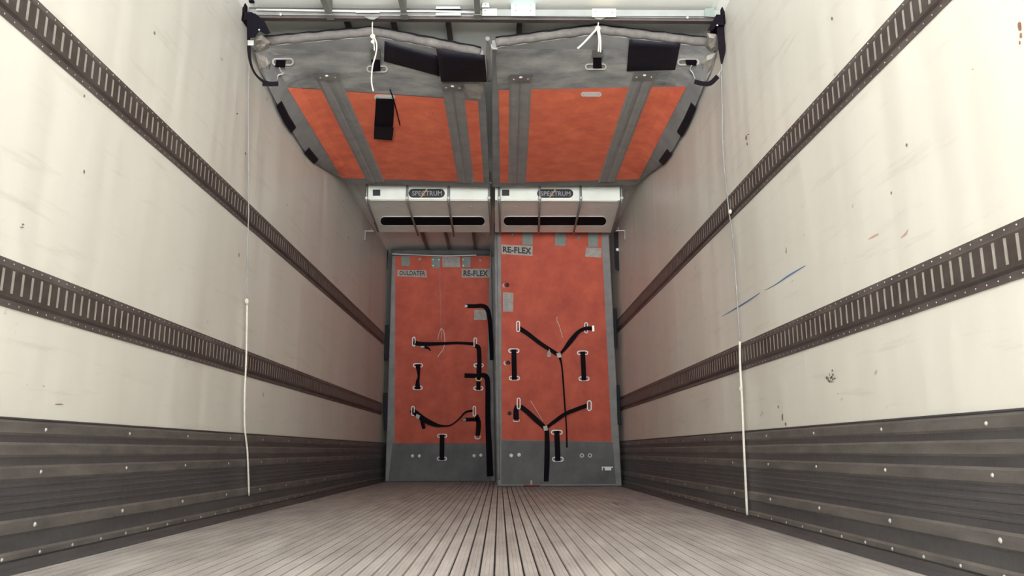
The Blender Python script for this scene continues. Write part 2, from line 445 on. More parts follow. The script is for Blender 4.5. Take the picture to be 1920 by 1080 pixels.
# ------------------------------------------------------------------ cargo tracks
def cargo_track(side, z0, label):
    loc = (wx(side, 4.5), 4.5, z0)
    t = empty('cargo_track', loc, label, 'cargo track', 'slotted cargo tracks along the walls')
    H = 0.131; ya, yb = 0.35, 8.7
    # hat section: riveted flanges, raised slotted web
    prs = [([(0.001, z0), (0.004, z0), (0.005, z0 + .019), (0.001, z0 + .019)], 0),
           ([(0.001, z0 + H - .019), (0.005, z0 + H - .019), (0.004, z0 + H), (0.001, z0 + H)], 0)]
    mb = wall_extrude(side, prs, ya, yb, None, None)
    mb.build('flange', [M['flange']], t)
    # web
    mb = MB(); o1 = 0.013; za, zb = z0 + .037, z0 + .100
    for zz in ([(0.001, z0 + .019), (0.005, z0 + .019), (o1, z0 + .026), (o1, za), (0.001, za)],
               [(0.001, zb), (o1, zb), (o1, z0 + H - .026), (0.005, z0 + H - .019), (0.001, z0 + H - .019)]):
        rows = [[(wx(side, y, o), y, z) for o, z in zz] for y in (ya, yb)]
        mb.grid(rows, 0, True)
    p = 0.0445; sw = 0.0125; y = ya
    while y < yb:
        a, b = y + sw, min(y + p, yb)
        v = [(wx(side, yy, o), yy, z) for yy in (a, b) for o, z in ((o1, za), (o1, zb), (0.001, zb), (0.001, za))]
        mb.add(v, [(0, 1, 5, 4), (0, 3, 2, 1), (4, 5, 6, 7)])
        y += p
    mb.build('slotted_web', M['track'], t)
    prs = [([(0.001, za), (o1 - .0012, za), (o1 - .0012, zb), (0.001, zb)], 0)]
    b = wall_extrude(side, prs, ya, yb, None, None).build('slot_insert', M['slot'], t)
    b['label'] = 'pale strip showing through the slots'
    # rivets, one per slot on each flange
    ys = []; y = 1.70
    while y < 6.2: ys.append(y); y += p
    rest = MB(); s = 1 if side == 'left' else -1; n = 0
    for y in ys:
        for z in (z0 + .0095, z0 + H - .0095):
            c = np.array([wx(side, y, .0045), y, z]); r = .0026
            pts = [c + np.array([0, r * math.cos(math.pi * j / 3), r * math.sin(math.pi * j / 3)]) for j in range(6)] + [c + np.array([s * .002, 0, 0])]
            fs = [(j, (j + 1) % 6, 6) for j in range(6)]
            if n < 100:
                MB().add(pts, fs).build('rivet', M['rivet'], t)
            else: rest.add(pts, fs)
            n += 1
    r = rest.build('rivets', M['rivet'], t); r['kind'] = 'stuff'
cargo_track('left', 0.709, 'dark slotted cargo track on the left wall, the lower of its two')
cargo_track('left', 1.477, 'dark slotted cargo track on the left wall, the upper of its two')
cargo_track('right', 0.7015, 'dark slotted cargo track on the right wall, the lower of its two')
cargo_track('right', 1.467, 'dark slotted cargo track on the right wall, the upper of its two')

# ------------------------------------------------------------------ ceiling guide strips
g = 'dark guide strips running along the ceiling'
for x, ya, yb, z, lab in (
        (-0.80, 2.6, 3.74, 2.515, 'dark guide strip under the near ceiling, nearest the left wall'),
        (-0.414, 2.6, 3.73, 2.515, 'dark guide strip under the near ceiling, second from the left wall'),
        (-0.038, 2.6, 3.73, 2.515, 'dark guide strip under the near ceiling, crossing the rail at its middle'),
        (-0.745, 3.81, 9.2, 2.575, 'dark ceiling strip beyond the cross rail, nearest the left wall'),
        (-0.495, 3.81, 9.2, 2.575, 'dark ceiling strip beyond the cross rail, second from the left wall'),
        (-0.20, 3.81, 9.2, 2.575, 'dark ceiling strip beyond the cross rail, third from the left wall'),
        (0.182, 3.81, 9.2, 2.575, 'dark ceiling strip beyond the pale blue plate of the cross rail')):
    w = .0145
    mb = MB().box((x - w, ya, z), (x + w, yb, z + .012)).box((x - .005, ya, z + .01), (x + .005, yb, CEIL + .001))
    mb.box((x - w * 1.3, yb - .05, z - .003), (x + w * 1.3, yb, z))
    o = mb.build('ceiling_strip', M['dullsteel'] if yb < 4 else M['track'])
    tag(o, lab, 'ceiling strip', g)

# ------------------------------------------------------------------ cross rail under the ceiling
SR = plane_y(3.76)
rail = empty('cross_rail', (0, 3.77, 2.53), 'pale metal rail spanning wall to wall across the ceiling, with bracket plates', 'rail')
zl = lambda px, y=3.76: on(px, 1, y)[2]
mb = MB().box((-1.235, 3.765, 2.555), (1.235, 3.80, 2.590)).box((-1.235, 3.765, 2.592), (1.235, 3.80, 2.598), 1)
mb.box((-1.235, 3.765, 2.538), (1.235, 3.80, 2.553), 1)
mb.build('rail_bar', [M['dullsteel'], M['track']], rail, bevel=.002)
MB().tube([(-1.19, 3.752, 2.575), (-0.6, 3.750, 2.569), (-.3, 3.750, 2.574), (-0.03, 3.750, 2.566)], .0055, 8).build('bright_rod', M['pale'], rail, smooth=True)
patch(SR, [(925, 17.5), (1352, 19), (1352, 31), (925, 30)], .002, .005, 8, 1).build('grey_facing', M['facing'], rail)
def plate(q, m, name, holes=(), lab=None):
    o = patch(SR, q, -.003, .014, 1, 1).build(name, m, rail, bevel=.001)
    if lab: o['label'] = lab
    for h in holes: dome(SR, h, 1.4, .0145, M['dullsteel'], o, 'screw')
    return o
plate([(958, 7), (1004, 7), (1004, 30), (958, 30)], M['mint'], 'bracket_plate', ((967, 9.5), (995, 9.5), (967, 20), (995, 20)), 'pale blue plate with four screws')
plate([(1110, 16), (1155, 16), (1155, 32), (1110, 32)], M['cream'], 'bracket_plate', ((1117, 21), (1148, 24)), 'cream plate with two screws')
plate([(1321, 16), (1340, 15), (1340, 32), (1321, 31)], M['tab'], 'bracket_plate', (), 'pale green clip')
plate([(904, 16), (932, 16), (932, 29.5), (904, 29.5)], M['pale'], 'bracket_plate', ((910, 20),), 'white plate')
plate([(905, 4), (916, 4), (918, 14), (903, 14)], M['pale'], 'bracket_tab', ((910.5, 8),))
plate([(818, 12), (862, 12), (864, 16.5), (817, 16.5)], M['pale'], 'bracket_plate')
plate([(817, 24.5), (864, 24.5), (864, 29), (817, 29)], M['pale'], 'bracket_plate')
plate([(667, 20), (712, 20), (712, 24), (667, 24)], M['pale'], 'bracket_plate')
for cx in (698, 1125):
    poly(SR, [(cx - 16, 30.5), (cx + 14, 30.5), (cx + 9, 34), (cx + 2, 37), (cx - 6, 36), (cx - 12, 33)], -.01, .006).build('cord_cleat', M['dullsteel'], rail, bevel=.001)
dome(SR, (526, 27), 3, .004, M['rivet'], rail, 'bolt_head'); dome(SR, (1289, 33), 3, .004, M['rivet'], rail, 'bolt_head')
# ends of the rail: dark brackets against the walls
for sgn, px0 in ((-1, 470), (1, 1350)):
    X = -1.2 if sgn < 0 else 1.2
    xx = wx('left', 3.8, .002) if sgn < 0 else wx('right', 3.8, .002)
    mb = MB().box((xx, 3.72, 2.50), (X, 3.84, 2.545)).box((xx, 3.72, 2.50), (xx - sgn * .012, 3.76, 2.62 if sgn < 0 else 2.605))
    if sgn < 0: mb.box((xx, 3.72, 2.608), (xx + .05, 3.75, 2.62))
    mb.build('end_bracket', M['black'], rail, bevel=.004)

# ------------------------------------------------------------------ stowed bulkheads against the ceiling
def lerp(a, b, t): return a + (b - a) * t
YN, YF, TH = 3.86, 6.10, 0.045
def edges(side, y):
    t = (y - YN) / (YF - YN)
    k = min(max((y - 5.6) / .5, 0), 1) ** 2
    if side == 'left': return -1.222 + .09 * k, lerp(-.012, -.004, t)
    return lerp(.036, .020, t), 1.228 - .04 * k
def zb(side, x, y):
    xl, xr = edges(side, y); u = min(max((x - xl) / (xr - xl), 0), 1)
    if side == 'left': b = lerp(-.022, .045, u / .52) if u < .52 else lerp(.045, -.075, (u - .52) / .48)
    else: b = lerp(-.018, .066, u / .47) if u < .47 else lerp(.066, -.010, (u - .47) / .53)
    z = 2.443 + b * math.exp(-max(y - YN, 0) / .45)
    # the soft outer border sags down beside the wall
    d = (x - xl) if side == 'left' else (xr - x)
    sag = float(np.interp(y, [3.86, 4.0, 4.15, 4.5, 4.95, 5.3, 5.6, 5.85, 6.0], [.0, .05, .105, .15, .16, .125, .065, .015, 0]))
    w = max(0.0, 1 - max(d, 0) / .17)
    return z - sag * w ** 1.5
def stowed_surface(side):
    def S(px, off=0.0):
        p = on(px, 2, 2.44)
        for _ in range(12): p = on(px, 2, zb(side, p[0], p[1]) - off)
        return p
    return S
def stowed(side, label):
    xl, xr = edges(side, YN)
    root = empty('stowed_bulkhead', ((xl + xr) / 2, YN, 2.44), label, 'bulkhead', 'bulkhead panels strapped up under the ceiling')
    nx, ny = 56, 24; bot = []; top = []
    for j in range(ny + 1):
        y0 = YN + (YF - YN) * (j / ny) ** 1.6; rb = []; rt = []
        for i in range(nx + 1):
            a, b = edges(side, y0); u = i / nx; x = lerp(a, b, u)
            inner = u if side == 'left' else 1 - u
            y = y0 + (.07 * inner) * (j / ny)
            z = zb(side, x, y0); rb.append((x, y, z)); rt.append((x, y, z + TH))
        bot.append(rb); top.append(rt)
    mb = MB(); mb.grid(bot); mb.grid(top); mb.grid([bot[0], top[0]]); mb.grid([bot[-1], top[-1]])
    mb.grid([[r[0] for r in bot], [r[0] for r in top]]); mb.grid([[r[-1] for r in bot], [r[-1] for r in top]])
    mb.build('panel_core', M['grey'], root, smooth=False)
    # soft roll along the near edge
    pts = []
    for i in range(33):
        x = lerp(xl + .02, xr - .015, i / 32); pts.append((x, YN - .008, zb(side, x, YN) + .024 + .002 * math.sin(i * 2.1)))
    r_ = MB().tube(pts, [.023 + .0015 * math.sin(i * 1.3) for i in range(33)], 10).build('edge_roll', M['roll'], root, smooth=True)
    MB().tube([(p[0], p[1] + .03, p[2] + .034) for p in pts], .016, 8).build('gap_shadow_tube', M['vinyl'], root, smooth=True)  # added black tube, stands in for the shadow in the gap above the roll
    return root, stowed_surface(side)

def channel(S, root, q):
    """ribbed grey runner with a centre groove, head bracket and three fasteners"""
    prof = [0, .010, .010, .011, .004, .004, .011, .010, .010, 0]
    o = patch(S, q, -.002, .006, 9, 12, prof=prof).build('runner', M['strip'], root)
    hq = [bil(q, .0, 0), bil(q, 1, 0), bil(q, .96, .075), bil(q, .04, .075)]
    hb = patch(S, hq, .008, .021, 2, 1).build('head_bracket', M['dullsteel'], o)
    for u in (.2, .82): dome(S, bil(q, u, .045), 1.9, .022, M['rivet'], hb, 'rivet')
    dome(S, bil(q, .5, .028), 3.4, .022, M['pale'], hb, 'rivet')
    # raised bright bead down the groove
    a = bil(q, .48, .1); b = bil(q, .48, 1)
    ribbon(S, [a, (a + b) / 2, b], [1.6, 1.4, 1.1], .009, .002).build('bead', M['dullsteel'], o)
    for v in (.3, .5, .68):
        for u in (.17, .8): dome(S, bil(q, u, v), .8, .017, M['track'], o, 'rivet')
    return o
def stadium_patch(S, cx, cy, a, b, o0, o1): return poly(S, stadium_px(cx, cy, a, b, 8), o0, o1)

# --- left stowed panel
L1, SL = stowed('left', 'orange and grey bulkhead panel stowed under the ceiling, on the left')
patch(SL, [(497, 90), (908, 108), (906, 188), (540, 163)], -.002, .003, 16, 6).build('grey_header', M['greyh'], L1)
patch(SL, [(539, 164), (896, 189), (907, 342), (641, 334)], -.002, .005, 14, 10).build('orange_cover', M['orange'], L1)
channel(SL, L1, [(587, 137), (633, 136), (722, 342), (689, 342)])
channel(SL, L1, [(827, 156), (868, 157), (889, 343), (859, 343)])
f = patch(SL, [(721, 77), (822, 105), (824, 143), (720, 115)], .004, .007, 8, 4, wob=.006).build('black_flap', M['vinyl'], L1, smooth=True)
f = patch(SL, [(818, 92), (909, 103), (913, 154), (827, 153)], .007, .016, 8, 4, wob=.006).build('black_flap', M['vinyl'], L1, smooth=True)
patch(SL, [(868, 157), (903, 158), (901, 187), (880, 182)], .004, .007, 3, 3, wob=.003).build('pale_patch', M['label'], L1)
rg = ring(SL, 530.5, 116, 20.5, 7.2, 3, L1)
poly(SL, [(518, 113), (536, 113), (534, 127), (515, 126)], .010, .016).build('strap_end', M['black'], rg)
cordpx(SL, [(524, 127), (527, 134), (531, 138), (522, 141), (520, 150)], .003, 'wire_hook', M['pale'], rg, .015)
rg = ring(SL, 707, 129.5, 20, 6.5, 2.6, L1)
ribbon(SL, [(703, 108), (705, 120), (706, 134)], [15, 16, 15], .010, .005).build('strap_end', M['black'], rg)
patch(SL, [(694, 92), (712, 92), (713, 112), (695, 112)], .012, .022, 2, 2).build('buckle', M['roll'], rg, bevel=.002)
rg = ring(SL, 721, 182.5, 19.5, 5, 2, L1, solid=True)
s_ = ribbon(SL, [(722, 185), (721, 210), (719, 238)], [34, 35, 35], .010, .004).build('hanging_strap', M['black'], L1)
ribbon(SL, [(720, 238), (719, 250), (718, 262)], [36, 36, 34], .020, .008).build('strap_fold', M['vinyl'], s_)
cordpx(SL, [(731, 168), (737, 184), (744, 210), (750, 235)], .004, 'loose_string', M['black'], L1, .012)
for c in ((806, 212), (812, 212), (817, 266), (822, 266)): dome(SL, c, 1.2, .006, M['track'], L1, 'stud')
# --- right stowed panel
L2, SRt = stowed('right', 'orange and grey bulkhead panel stowed under the ceiling, on the right')
patch(SRt, [(929, 92), (1331, 92), (1288, 162), (933, 169)], -.002, .003, 16, 6).build('grey_header', M['greyh'], L2)
patch(SRt, [(935, 169), (1287, 162), (1198, 336), (938, 343)], -.002, .005, 14, 10).build('orange_cover', M['orange'], L2)
channel(SRt, L2, [(955, 140), (998, 139), (986, 343), (953, 344)])
channel(SRt, L2, [(1188, 136), (1233, 135), (1153, 341), (1121, 342)])
patch(SRt, [(1180, 74), (1276, 81), (1266, 131), (1175, 134)], .004, .008, 8, 5, wob=.004).build('black_flap', M['vinyl'], L2, smooth=True)
rg = ring(SRt, 1117, 125, 20.3, 6, 2.6, L2)
ribbon(SRt, [(1120, 104), (1120, 115), (1120, 128)], 16, .010, .005).build('strap_end', M['black'], rg)
patch(SRt, [(1111, 94), (1131, 94), (1131, 108), (1110, 108)], .012, .022, 2, 2).build('buckle', M['roll'], rg, bevel=.002)
ring(SRt, 1108.5, 177, 19.5, 4.2, 2, L2, solid=True)
rg = ring(SRt, 1290.5, 116.5, 20.5, 6.3, 2.8, L2)
poly(SRt, [(1285, 112), (1306, 112), (1306, 123), (1287, 122)], .010, .016).build('strap_end', M['black'], rg)
cordpx(SRt, [(1297, 122), (1294, 130), (1299, 137), (1303, 148)], .003, 'wire_hook', M['pale'], rg, .015)
# crumpled pale fabric at the outer near corners, a kinked clip at the inner ones
def crumple(S, pts, root):
    mb = MB(); c = np.mean(np.array(pts, float), axis=0)
    ring0 = [S(p, .002) for p in pts]; ring1 = [S(np.array(p) * .55 + c * .45, random.uniform(.010, .026)) for p in pts]
    n = len(pts); v = ring0 + ring1 + [S(c, .012)]
    mb.add(v, [(i, (i + 1) % n, n + (i + 1) % n, n + i) for i in range(n)] + [(n + i, n + (i + 1) % n, 2 * n) for i in range(n)])
    mb.build('corner_fabric', M['label'], root, smooth=False)
crumple(SL, [(476, 70), (492, 66), (508, 80), (502, 92), (488, 98), (478, 94), (472, 86)], L1)
crumple(SL, [(478, 98), (500, 108), (508, 118), (512, 152), (500, 153), (486, 128)], L1)
crumple(SRt, [(1326, 62), (1343, 64), (1345, 92), (1334, 98), (1323, 88)], L2)
crumple(SRt, [(1343, 98), (1338, 124), (1324, 152), (1312, 150), (1314, 118), (1326, 104)], L2)
cordpx(SL, [(914, 72), (916, 84), (915, 100), (917, 128), (918, 150)], .013, 'edge_piping', M['grey'], L1, .0, lift=.0)
mb = MB().tube([on(p, 1, 3.84) for p in ((915, 76), (918, 84), (924, 91), (933, 92))], [.010, .011, .008, .004], 8)
mb.build('corner_clip', M['label'], L2, smooth=True)
# black foam pads on the outer edges
for side, root, spans in (('left', L1, ((4.32, 4.66), (5.00, 5.28))), ('right', L2, ((4.32, 4.70), (5.00, 5.28)))):
    for ya, yb in spans:
        rows = []; s_ = 1 if side == 'left' else -1
        for k in range(9):
            y = lerp(ya, yb, k / 8); xe = edges(side, y)[0 if side == 'left' else 1]
            zi = zb(side, xe + s_ * .022, y); zo = zb(side, xe, y)
            rows.append([(xe + s_ * .023, y, zi), (xe + s_ * .021, y, zi - .010), (xe - s_ * .006, y, zo - .014), (xe - s_ * .009, y, zo + .004), (xe - s_ * .009, y, zo + .04), (xe + s_ * .004, y, zo + .04), (xe + s_ * .004, y, zo + .004)])
        mb = MB().grid(rows, 0, True); n = 7
        mb.add(rows[0], [tuple(range(n))]); mb.add(rows[-1], [tuple(range(n))])
        mb.build('edge_pad', M['vinyl'], root)

# cords tying the stowed panels up to the rail
def tie_cord(label, strands, knots):
    mbs = MB()
    for st, r in strands:
        P = interp(st, 8); mbs.tube(P, r, 6)
    for k, r in knots:
        for a in range(3):
            pts = [np.array(k) + r * np.array([math.cos(t) * math.cos(a), math.sin(a) * math.cos(t) * .6, math.sin(t)]) for t in np.linspace(0, 2 * math.pi, 12)]
            mbs.tube(pts, r * .38, 5, cap=False)
    o = mbs.build('tie_cord', M['cord'], None, smooth=True)
    tag(o, label, 'cord', 'cords holding up the stowed bulkheads')
yy = 3.80
tie_cord('off-white cord knotted below the cross rail, hanging over the left stowed bulkhead',
         [([on(p, 1, yy) for p in ((699, 36), (698, 50), (699, 66))], .0035),
          ([on(p, 1, yy - .02) for p in ((700, 66), (706, 82), (705, 100), (699, 122), (697, 140), (697, 156), (700, 171))], .004),
          ([on(p, 1, yy - .01) for p in ((698, 66), (701, 80), (702, 95))], .003)], [(on((699, 68), 1, yy - .01), .010), (on((699, 78), 1, yy - .015), .008)])
tie_cord('off-white cord knotted below the cream plate of the rail, with a short slanting tail',
         [([on(p, 1, yy - .01) for p in ((1122, 42), (1121, 50))], .0035),
          ([on(p, 1, yy - .02) for p in ((1121, 52), (1108, 66), (1093, 82), (1083, 91))], .0055),
          ([on(p, 1, yy - .015) for p in ((1120, 54), (1123, 75), (1122, 97))], .004),
          ([on(p, 1, yy - .015) for p in ((1123, 54), (1126, 75), (1126, 98))], .004)], [(on((1121, 53), 1, yy - .015), .011)])

# black straps from the rail ends round to the outer corners of the stowed panels
def rail_strap(side, pts, ws, label, buckle, tail):
    Y = 3.72
    S = plane_y(Y)
    root = empty('rail_strap', on(pts[0], 1, Y), label, 'strap', 'black straps hanging from the rail ends')
    ribbon(S, pts, ws, 0, .004, n=8).build('webbing', M['black'], root)
    poly(S, buckle, .005, .03).build('ratchet_buckle', M['void'], root, bevel=.003)
    ribbon(S, tail, 9, .008, .006).build('webbing_end', M['black'], root)
    dome(S, tuple(np.mean(np.array(buckle), axis=0) + np.array([2, 4])), 2, .03, M['steel'], root, 'pin')
    return root, S
r1, s1 = rail_strap('left', [(466, 40), (466, 70), (467, 95), (470, 118), (477, 136), (490, 150), (503, 156)], [6, 6, 7, 5, 4, 5, 7],
                    'black ratchet strap looping down from the left end of the rail', [(462, 24), (478, 25), (495, 38), (507, 62), (499, 65), (486, 58), (478, 70), (466, 72)], [(492, 157), (508, 157.5), (522, 157)])
patch(s1, [(464, 75), (476, 75), (476, 85), (464, 85)], .005, .016, 1, 1).build('metal_clip', M['steel'], r1, bevel=.002)
r2, s2 = rail_strap('right', [(1350, 36), (1352, 70), (1354, 95), (1353, 122)], [15, 14, 13, 2],
                    'black ratchet strap hanging from the right end of the rail', [(1343, 27), (1356, 28), (1359, 48), (1343, 47), (1338, 56), (1326, 58), (1336, 40)], [(1302, 153), (1318, 157), (1332, 156), (1346, 143)])
cordpx(s2, [(1353, 120), (1353, 130), (1350, 134), (1347, 141)], .0025, 'wire_hook', M['steel'], r2, .004)

# ------------------------------------------------------------------ ceiling evaporators
ZU, YFc = 2.375, 6.30
SFc = plane_y(YFc); SUn = plane_z(ZU)
def evaporator(qface, qund, square, badge, slots, bars, glints, label, brk):
    cx = (qface[0][0] + qface[1][0]) / 2
    c = SFc((cx, 374)); root = empty('evaporator', (c[0], 6.3, ZU), label, 'cooling unit', 'ceiling cooling units side by side')
    x0, x1 = SFc(qface[3])[0], SFc(qface[2])[0]
    u0, u1 = SUn(qund[3])[0], SUn(qund[2])[0]; yb = (SUn(qund[3])[1] + SUn(qund[2])[1]) / 2
    zt = 2.56
    mb = MB(); v = [(x0, YFc, ZU), (x1, YFc, ZU), (x1, YFc, 2.495), (x0, YFc, 2.495), (u0, yb, ZU), (u1, yb, ZU), (u1, yb, zt), (u0, yb, zt),
                    (x1, YFc + .06, zt), (x0, YFc + .06, zt)]
    mb.add(v, [(0, 1, 2, 3), (0, 4, 5, 1), (3, 2, 8, 9), (9, 8, 6, 7), (4, 7, 6, 5), (0, 3, 9, 7, 4), (1, 5, 6, 8, 2)])
    mb.build('housing', M['evap'], root, bevel=.006)
    # flange line at the fold
    MB().box((x0 + .02, YFc + .012, ZU - .004), (x1 - .02, YFc + .03, ZU + .001)).build('drip_lip', M['evap'], root)
    poly(SFc, square, .001, .004).build('data_plate', M['ink'], root)
    bd = poly(SFc, stadium_px(badge[0], badge[1], badge[2], badge[3]), .001, .005).build('badge', M['ink'], root)
    bx, by, ba, bb = badge
    text(SFc, 'SPECTRUM', [(bx - ba * .80, by - bb * .52), (bx + ba * .84, by - bb * .52), (bx + ba * .84, by + bb * .56), (bx - ba * .80, by + bb * .56)], .0056, M['greyink'], bd)
    poly(SFc, [(bx - 1, by - bb * .95), (bx + 2.2, by - bb * .95), (bx - 9.5, by + bb * .95), (bx - 12, by + bb * .95)], .005, .0065).build('slash_stripe', M['slash'], bd)
    # long oval air opening with a rolled rim
    for (sx, sy, sa, sb) in slots:
        ol = stadium_px(sx, sy, sa, sb, 10)
        o = poly(SUn, ol, .0005, .003).build('air_opening', M['void'], root)
        rim = [SUn(p, .003) for p in ol]
        MB().tube(rim + [rim[0]], .0025, 6, cap=False).build('rim', M['evap'], o, smooth=True)
    for gpt in glints: dome(SUn, gpt, 3.0, .001, M['rivet'], root, 'latch', h=.35)
    # guard tubes over the front and along the underside, each with a bright corner joint
    for (tx, ty, bx_, by_) in bars:
        p0 = on((tx, ty), 1, YFc - .035); p0[2] = 2.585
        p1 = on((tx, ty), 1, YFc - .035); p1[2] = 2.50
        pc = on((tx, 371), 1, YFc - .035)
        pe = on((bx_, by_), 2, ZU - .03); pc2 = pc.copy(); pc2[2] = ZU - .028; pc2[1] += .012
        pu = pe.copy(); pu[1] += .03; pu[2] = 2.60
        gb = MB().tube([(pc[0], pc[1], 2.60), (pc[0], pc[1], 2.5), (pc[0], pc[1], 2.42), pc + np.array([0, 0, 0.0])], .0095, 8).build('guard_tube', M['dullsteel'], root, smooth=True)
        MB().tube([pc, pc2, pc2 * .5 + pe * .5, pe], .0095, 8).build('lower_tube', M['dullsteel'], gb, smooth=True)
        s_ = plane_y(YFc - .04)
        c_ = pc; rows = []
        for i in range(7):
            ph = math.pi * i / 6
            rows.append([c_ + .0145 * np.array([math.sin(ph) * math.cos(th), math.sin(ph) * math.sin(th), math.cos(ph)]) for th in np.linspace(0, 2 * math.pi, 9)[:-1]])
        MB().grid(rows, 0, True).build('corner_joint', M['pale'], gb, smooth=True)
        MB().box((pc[0] - .045, YFc - .05, 2.506), (pc[0] + .02, YFc - .02, 2.513)).box((pc[0] - .045, YFc - .05, 2.513), (pc[0] - .040, YFc - .02, 2.535)).build('top_clamp', M['steel'], gb)
    MB().box((x0, YFc - .02, 2.512), (x1, YFc + .01, 2.524)).build('top_rail', M['steel'], root, bevel=.002)
    return root
evaporator([(689, 349), (918, 349), (919, 374), (689, 374)], [(689, 374), (919, 374), (922, 436), (711, 435)],
           [(699, 355.6), (713, 355.6), (713, 367), (699, 367)], (800, 362.3, 34, 8.3), [(811, 414.5, 98, 8.3)],
           [(687, 345, 709, 434), (763, 345, 784, 441), (841, 345, 851, 443), (917, 345, 921, 440)], [(728, 388), (883, 388)],
           'cream cooling unit hung from the ceiling, the left of the pair', None)
evaporator([(928, 349), (1165, 349), (1163, 374), (928, 374)], [(928, 374), (1163, 374), (1146, 436), (928, 436)],
           [(941, 355.6), (955, 355.6), (955, 367), (941, 367)], (1041, 362.8, 34, 8), [(1040.5, 414.5, 96.5, 8.6)],
           [(936, 345, 938, 437), (1012, 345, 1010, 438), (1089, 345, 1075, 439), (1166, 345, 1150, 434)], [(966, 388), (1122, 389)],
           'cream cooling unit hung from the ceiling, the right of the pair', None)

# ------------------------------------------------------------------ standing bulkheads
def standing(Y, q, z_floor, label, thick=.07):
    S = plane_y(Y)
    qq = [on(p, 1, Y) for p in q]; c = (qq[2] + qq[3]) / 2
    root = empty('standing_bulkhead', (c[0], Y, 0.0), label, 'bulkhead', 'bulkhead panels standing across the trailer')
    def T(px, off=0.0):
        p = S(px, off); return p
    # core: front face follows the quad, feet on the floor
    tl, tr, br, bl = qq; bl = bl.copy(); br = br.copy(); bl[2] = 0.003; br[2] = 0.003
    mb = MB(); v = [tl, tr, br, bl] + [p + np.array([0, thick, 0]) for p in (tl, tr, br, bl)]
    mb.add(v, [(0, 1, 2, 3), (7, 6, 5, 4), (0, 4, 5, 1), (1, 5, 6, 2), (2, 6, 7, 3), (3, 7, 4, 0)])
    mb.build('panel_core', M['grey'], root, bevel=.012)
    return root, S, qq
def vhandle(S, root, p1, p2, a, b, w, twist=False, o=.012):
    """webbing grip between two oval anchor plates"""
    ws = [w, w, w, w, w]
    if twist: ws = [w * 1.15, w * .75, w * .5, w * .8, w * 1.15]
    m_ = (np.array(p1) + np.array(p2)) / 2; off = 1.2 if twist else 0
    pts = [(p1[0], p1[1] - b * .6), ((p1[0] * .75 + p2[0] * .25) + off, p1[1] * .75 + p2[1] * .25), (m_[0] + off * 1.5, m_[1]),
           ((p1[0] * .25 + p2[0] * .75), p1[1] * .25 + p2[1] * .75), (p2[0], p2[1] + b * .8)]
    h = ribbon(S, pts, ws, o, .004, lift=.012).build('grip_strap', M['black'], root)
    for p in (p1, p2): ring(S, p[0], p[1], a, b, b * .45, h, 'anchor_plate', o=.006)
    return h

# --- left standing bulkhead (further away)
YL = 8.80
B1, T1, c1 = standing(YL, [(735, 470), (921, 470), (929, 903), (722, 903)], 0, 'orange bulkhead standing furthest back on the left, with a sagging black strap')
patch(T1, [(741, 480), (918, 480), (911, 831), (740, 831)], -.001, .007, 4, 8).build('orange_cover', M['orange_soiled_shaded'], B1)
patch(T1, [(736, 831), (914, 831), (922, 902), (728, 902)], -.001, .006, 4, 3).build('grey_kick_panel', M['greyd'], B1)
tr_ = MB().tube([T1((x, 473), .02) for x in (734, 780, 830, 880, 918)], .038, 10).build('top_roll', M['greyd'], B1, smooth=True)
ribbon(T1, [(735, 476), (790, 478.3), (840, 479.8), (893, 478.3)], 1.6, .045, .003).build('bright_edge', M['steel'], tr_)
for q, rv in (([(752, 481), (769, 481), (768, 499), (753, 499)], ()), ([(809, 481), (826, 481), (825, 502), (810, 502)], ((812, 487), (812, 498), (823, 487))),
              ([(866, 481), (883, 481), (882, 501), (867, 501)], ((868.5, 487), (868.5, 498)))):
    o = patch(T1, q, .007, .014, 1, 1).build('hanger_tab', M['tab'], B1, bevel=.002)
    for r in rv: dome(T1, r, 1.5, .014, M['white'], o, 'rivet')
for c in ((787, 486), (900, 488)): dome(T1, c, 3.3, .008, M['label'], B1, 'stud')
o = patch(T1, [(829, 482), (862, 482), (863, 501), (830, 501)], .007, .012, 1, 1).build('name_plate', M['label'], B1)
text(T1, 'PCE', [(833, 484), (858, 484), (858, 493.5), (833, 493.5)], .013, M['greyink'], o)
o = patch(T1, [(745, 506), (799, 507), (801, 520), (745, 518)], .007, .011, 1, 1).build('name_plate', M['label'], B1); o['label'] = 'worn pale label with faded letters'
text(T1, 'OULDATER', [(749, 507.5), (797, 508), (797, 517), (749, 516)], .012, M['ink'], o, bold=.02)
o = patch(T1, [(865.5, 504), (918, 504), (918, 520.5), (866, 520.5)], .007, .011, 1, 1).build('name_plate', M['label'], B1)
text(T1, 'RE-FLEX', [(869, 507), (915, 507), (915, 518), (869, 518)], .012, M['ink'], o, bold=.035)
o = patch(T1, [(889, 581), (912.5, 581), (912, 600), (889, 600)], .007, .012, 1, 1).build('data_plate', M['label'], B1)
# straps
s_ = ribbon(T1, [(873, 574), (890, 574), (904, 573.5), (913, 579), (918, 598), (921, 640), (922, 675)], [7.5, 7.5, 8, 8.5, 8, 8, 7], .012, .005).build('tension_strap', M['black'], B1)
dome(T1, (874, 574), 3, .018, M['white'], s_, 'rivet')
s_ = ribbon(T1, [(775, 641), (783, 644), (800, 645), (830, 644), (860, 643), (891, 645)], [9, 8, 7.5, 5.5, 5, 6], .014, .005, lift=.02).build('tension_strap', M['black'], B1)
ring(T1, 776, 640.5, 3.2, 9.2, 1.6, s_, 'anchor_plate', o=.02); ring(T1, 891.2, 642, 3.2, 9.5, 1.6, s_, 'anchor_plate', o=.02)
patch(T1, [(788, 642), (795, 642), (796, 652), (789, 652)], .02, .032, 1, 1).build('buckle', M['dullsteel'], s_, bevel=.001)
ribbon(T1, [(795, 650), (803, 653), (808, 658)], [5, 4, 1.5], .02, .003).build('strap_tail', M['black'], s_)
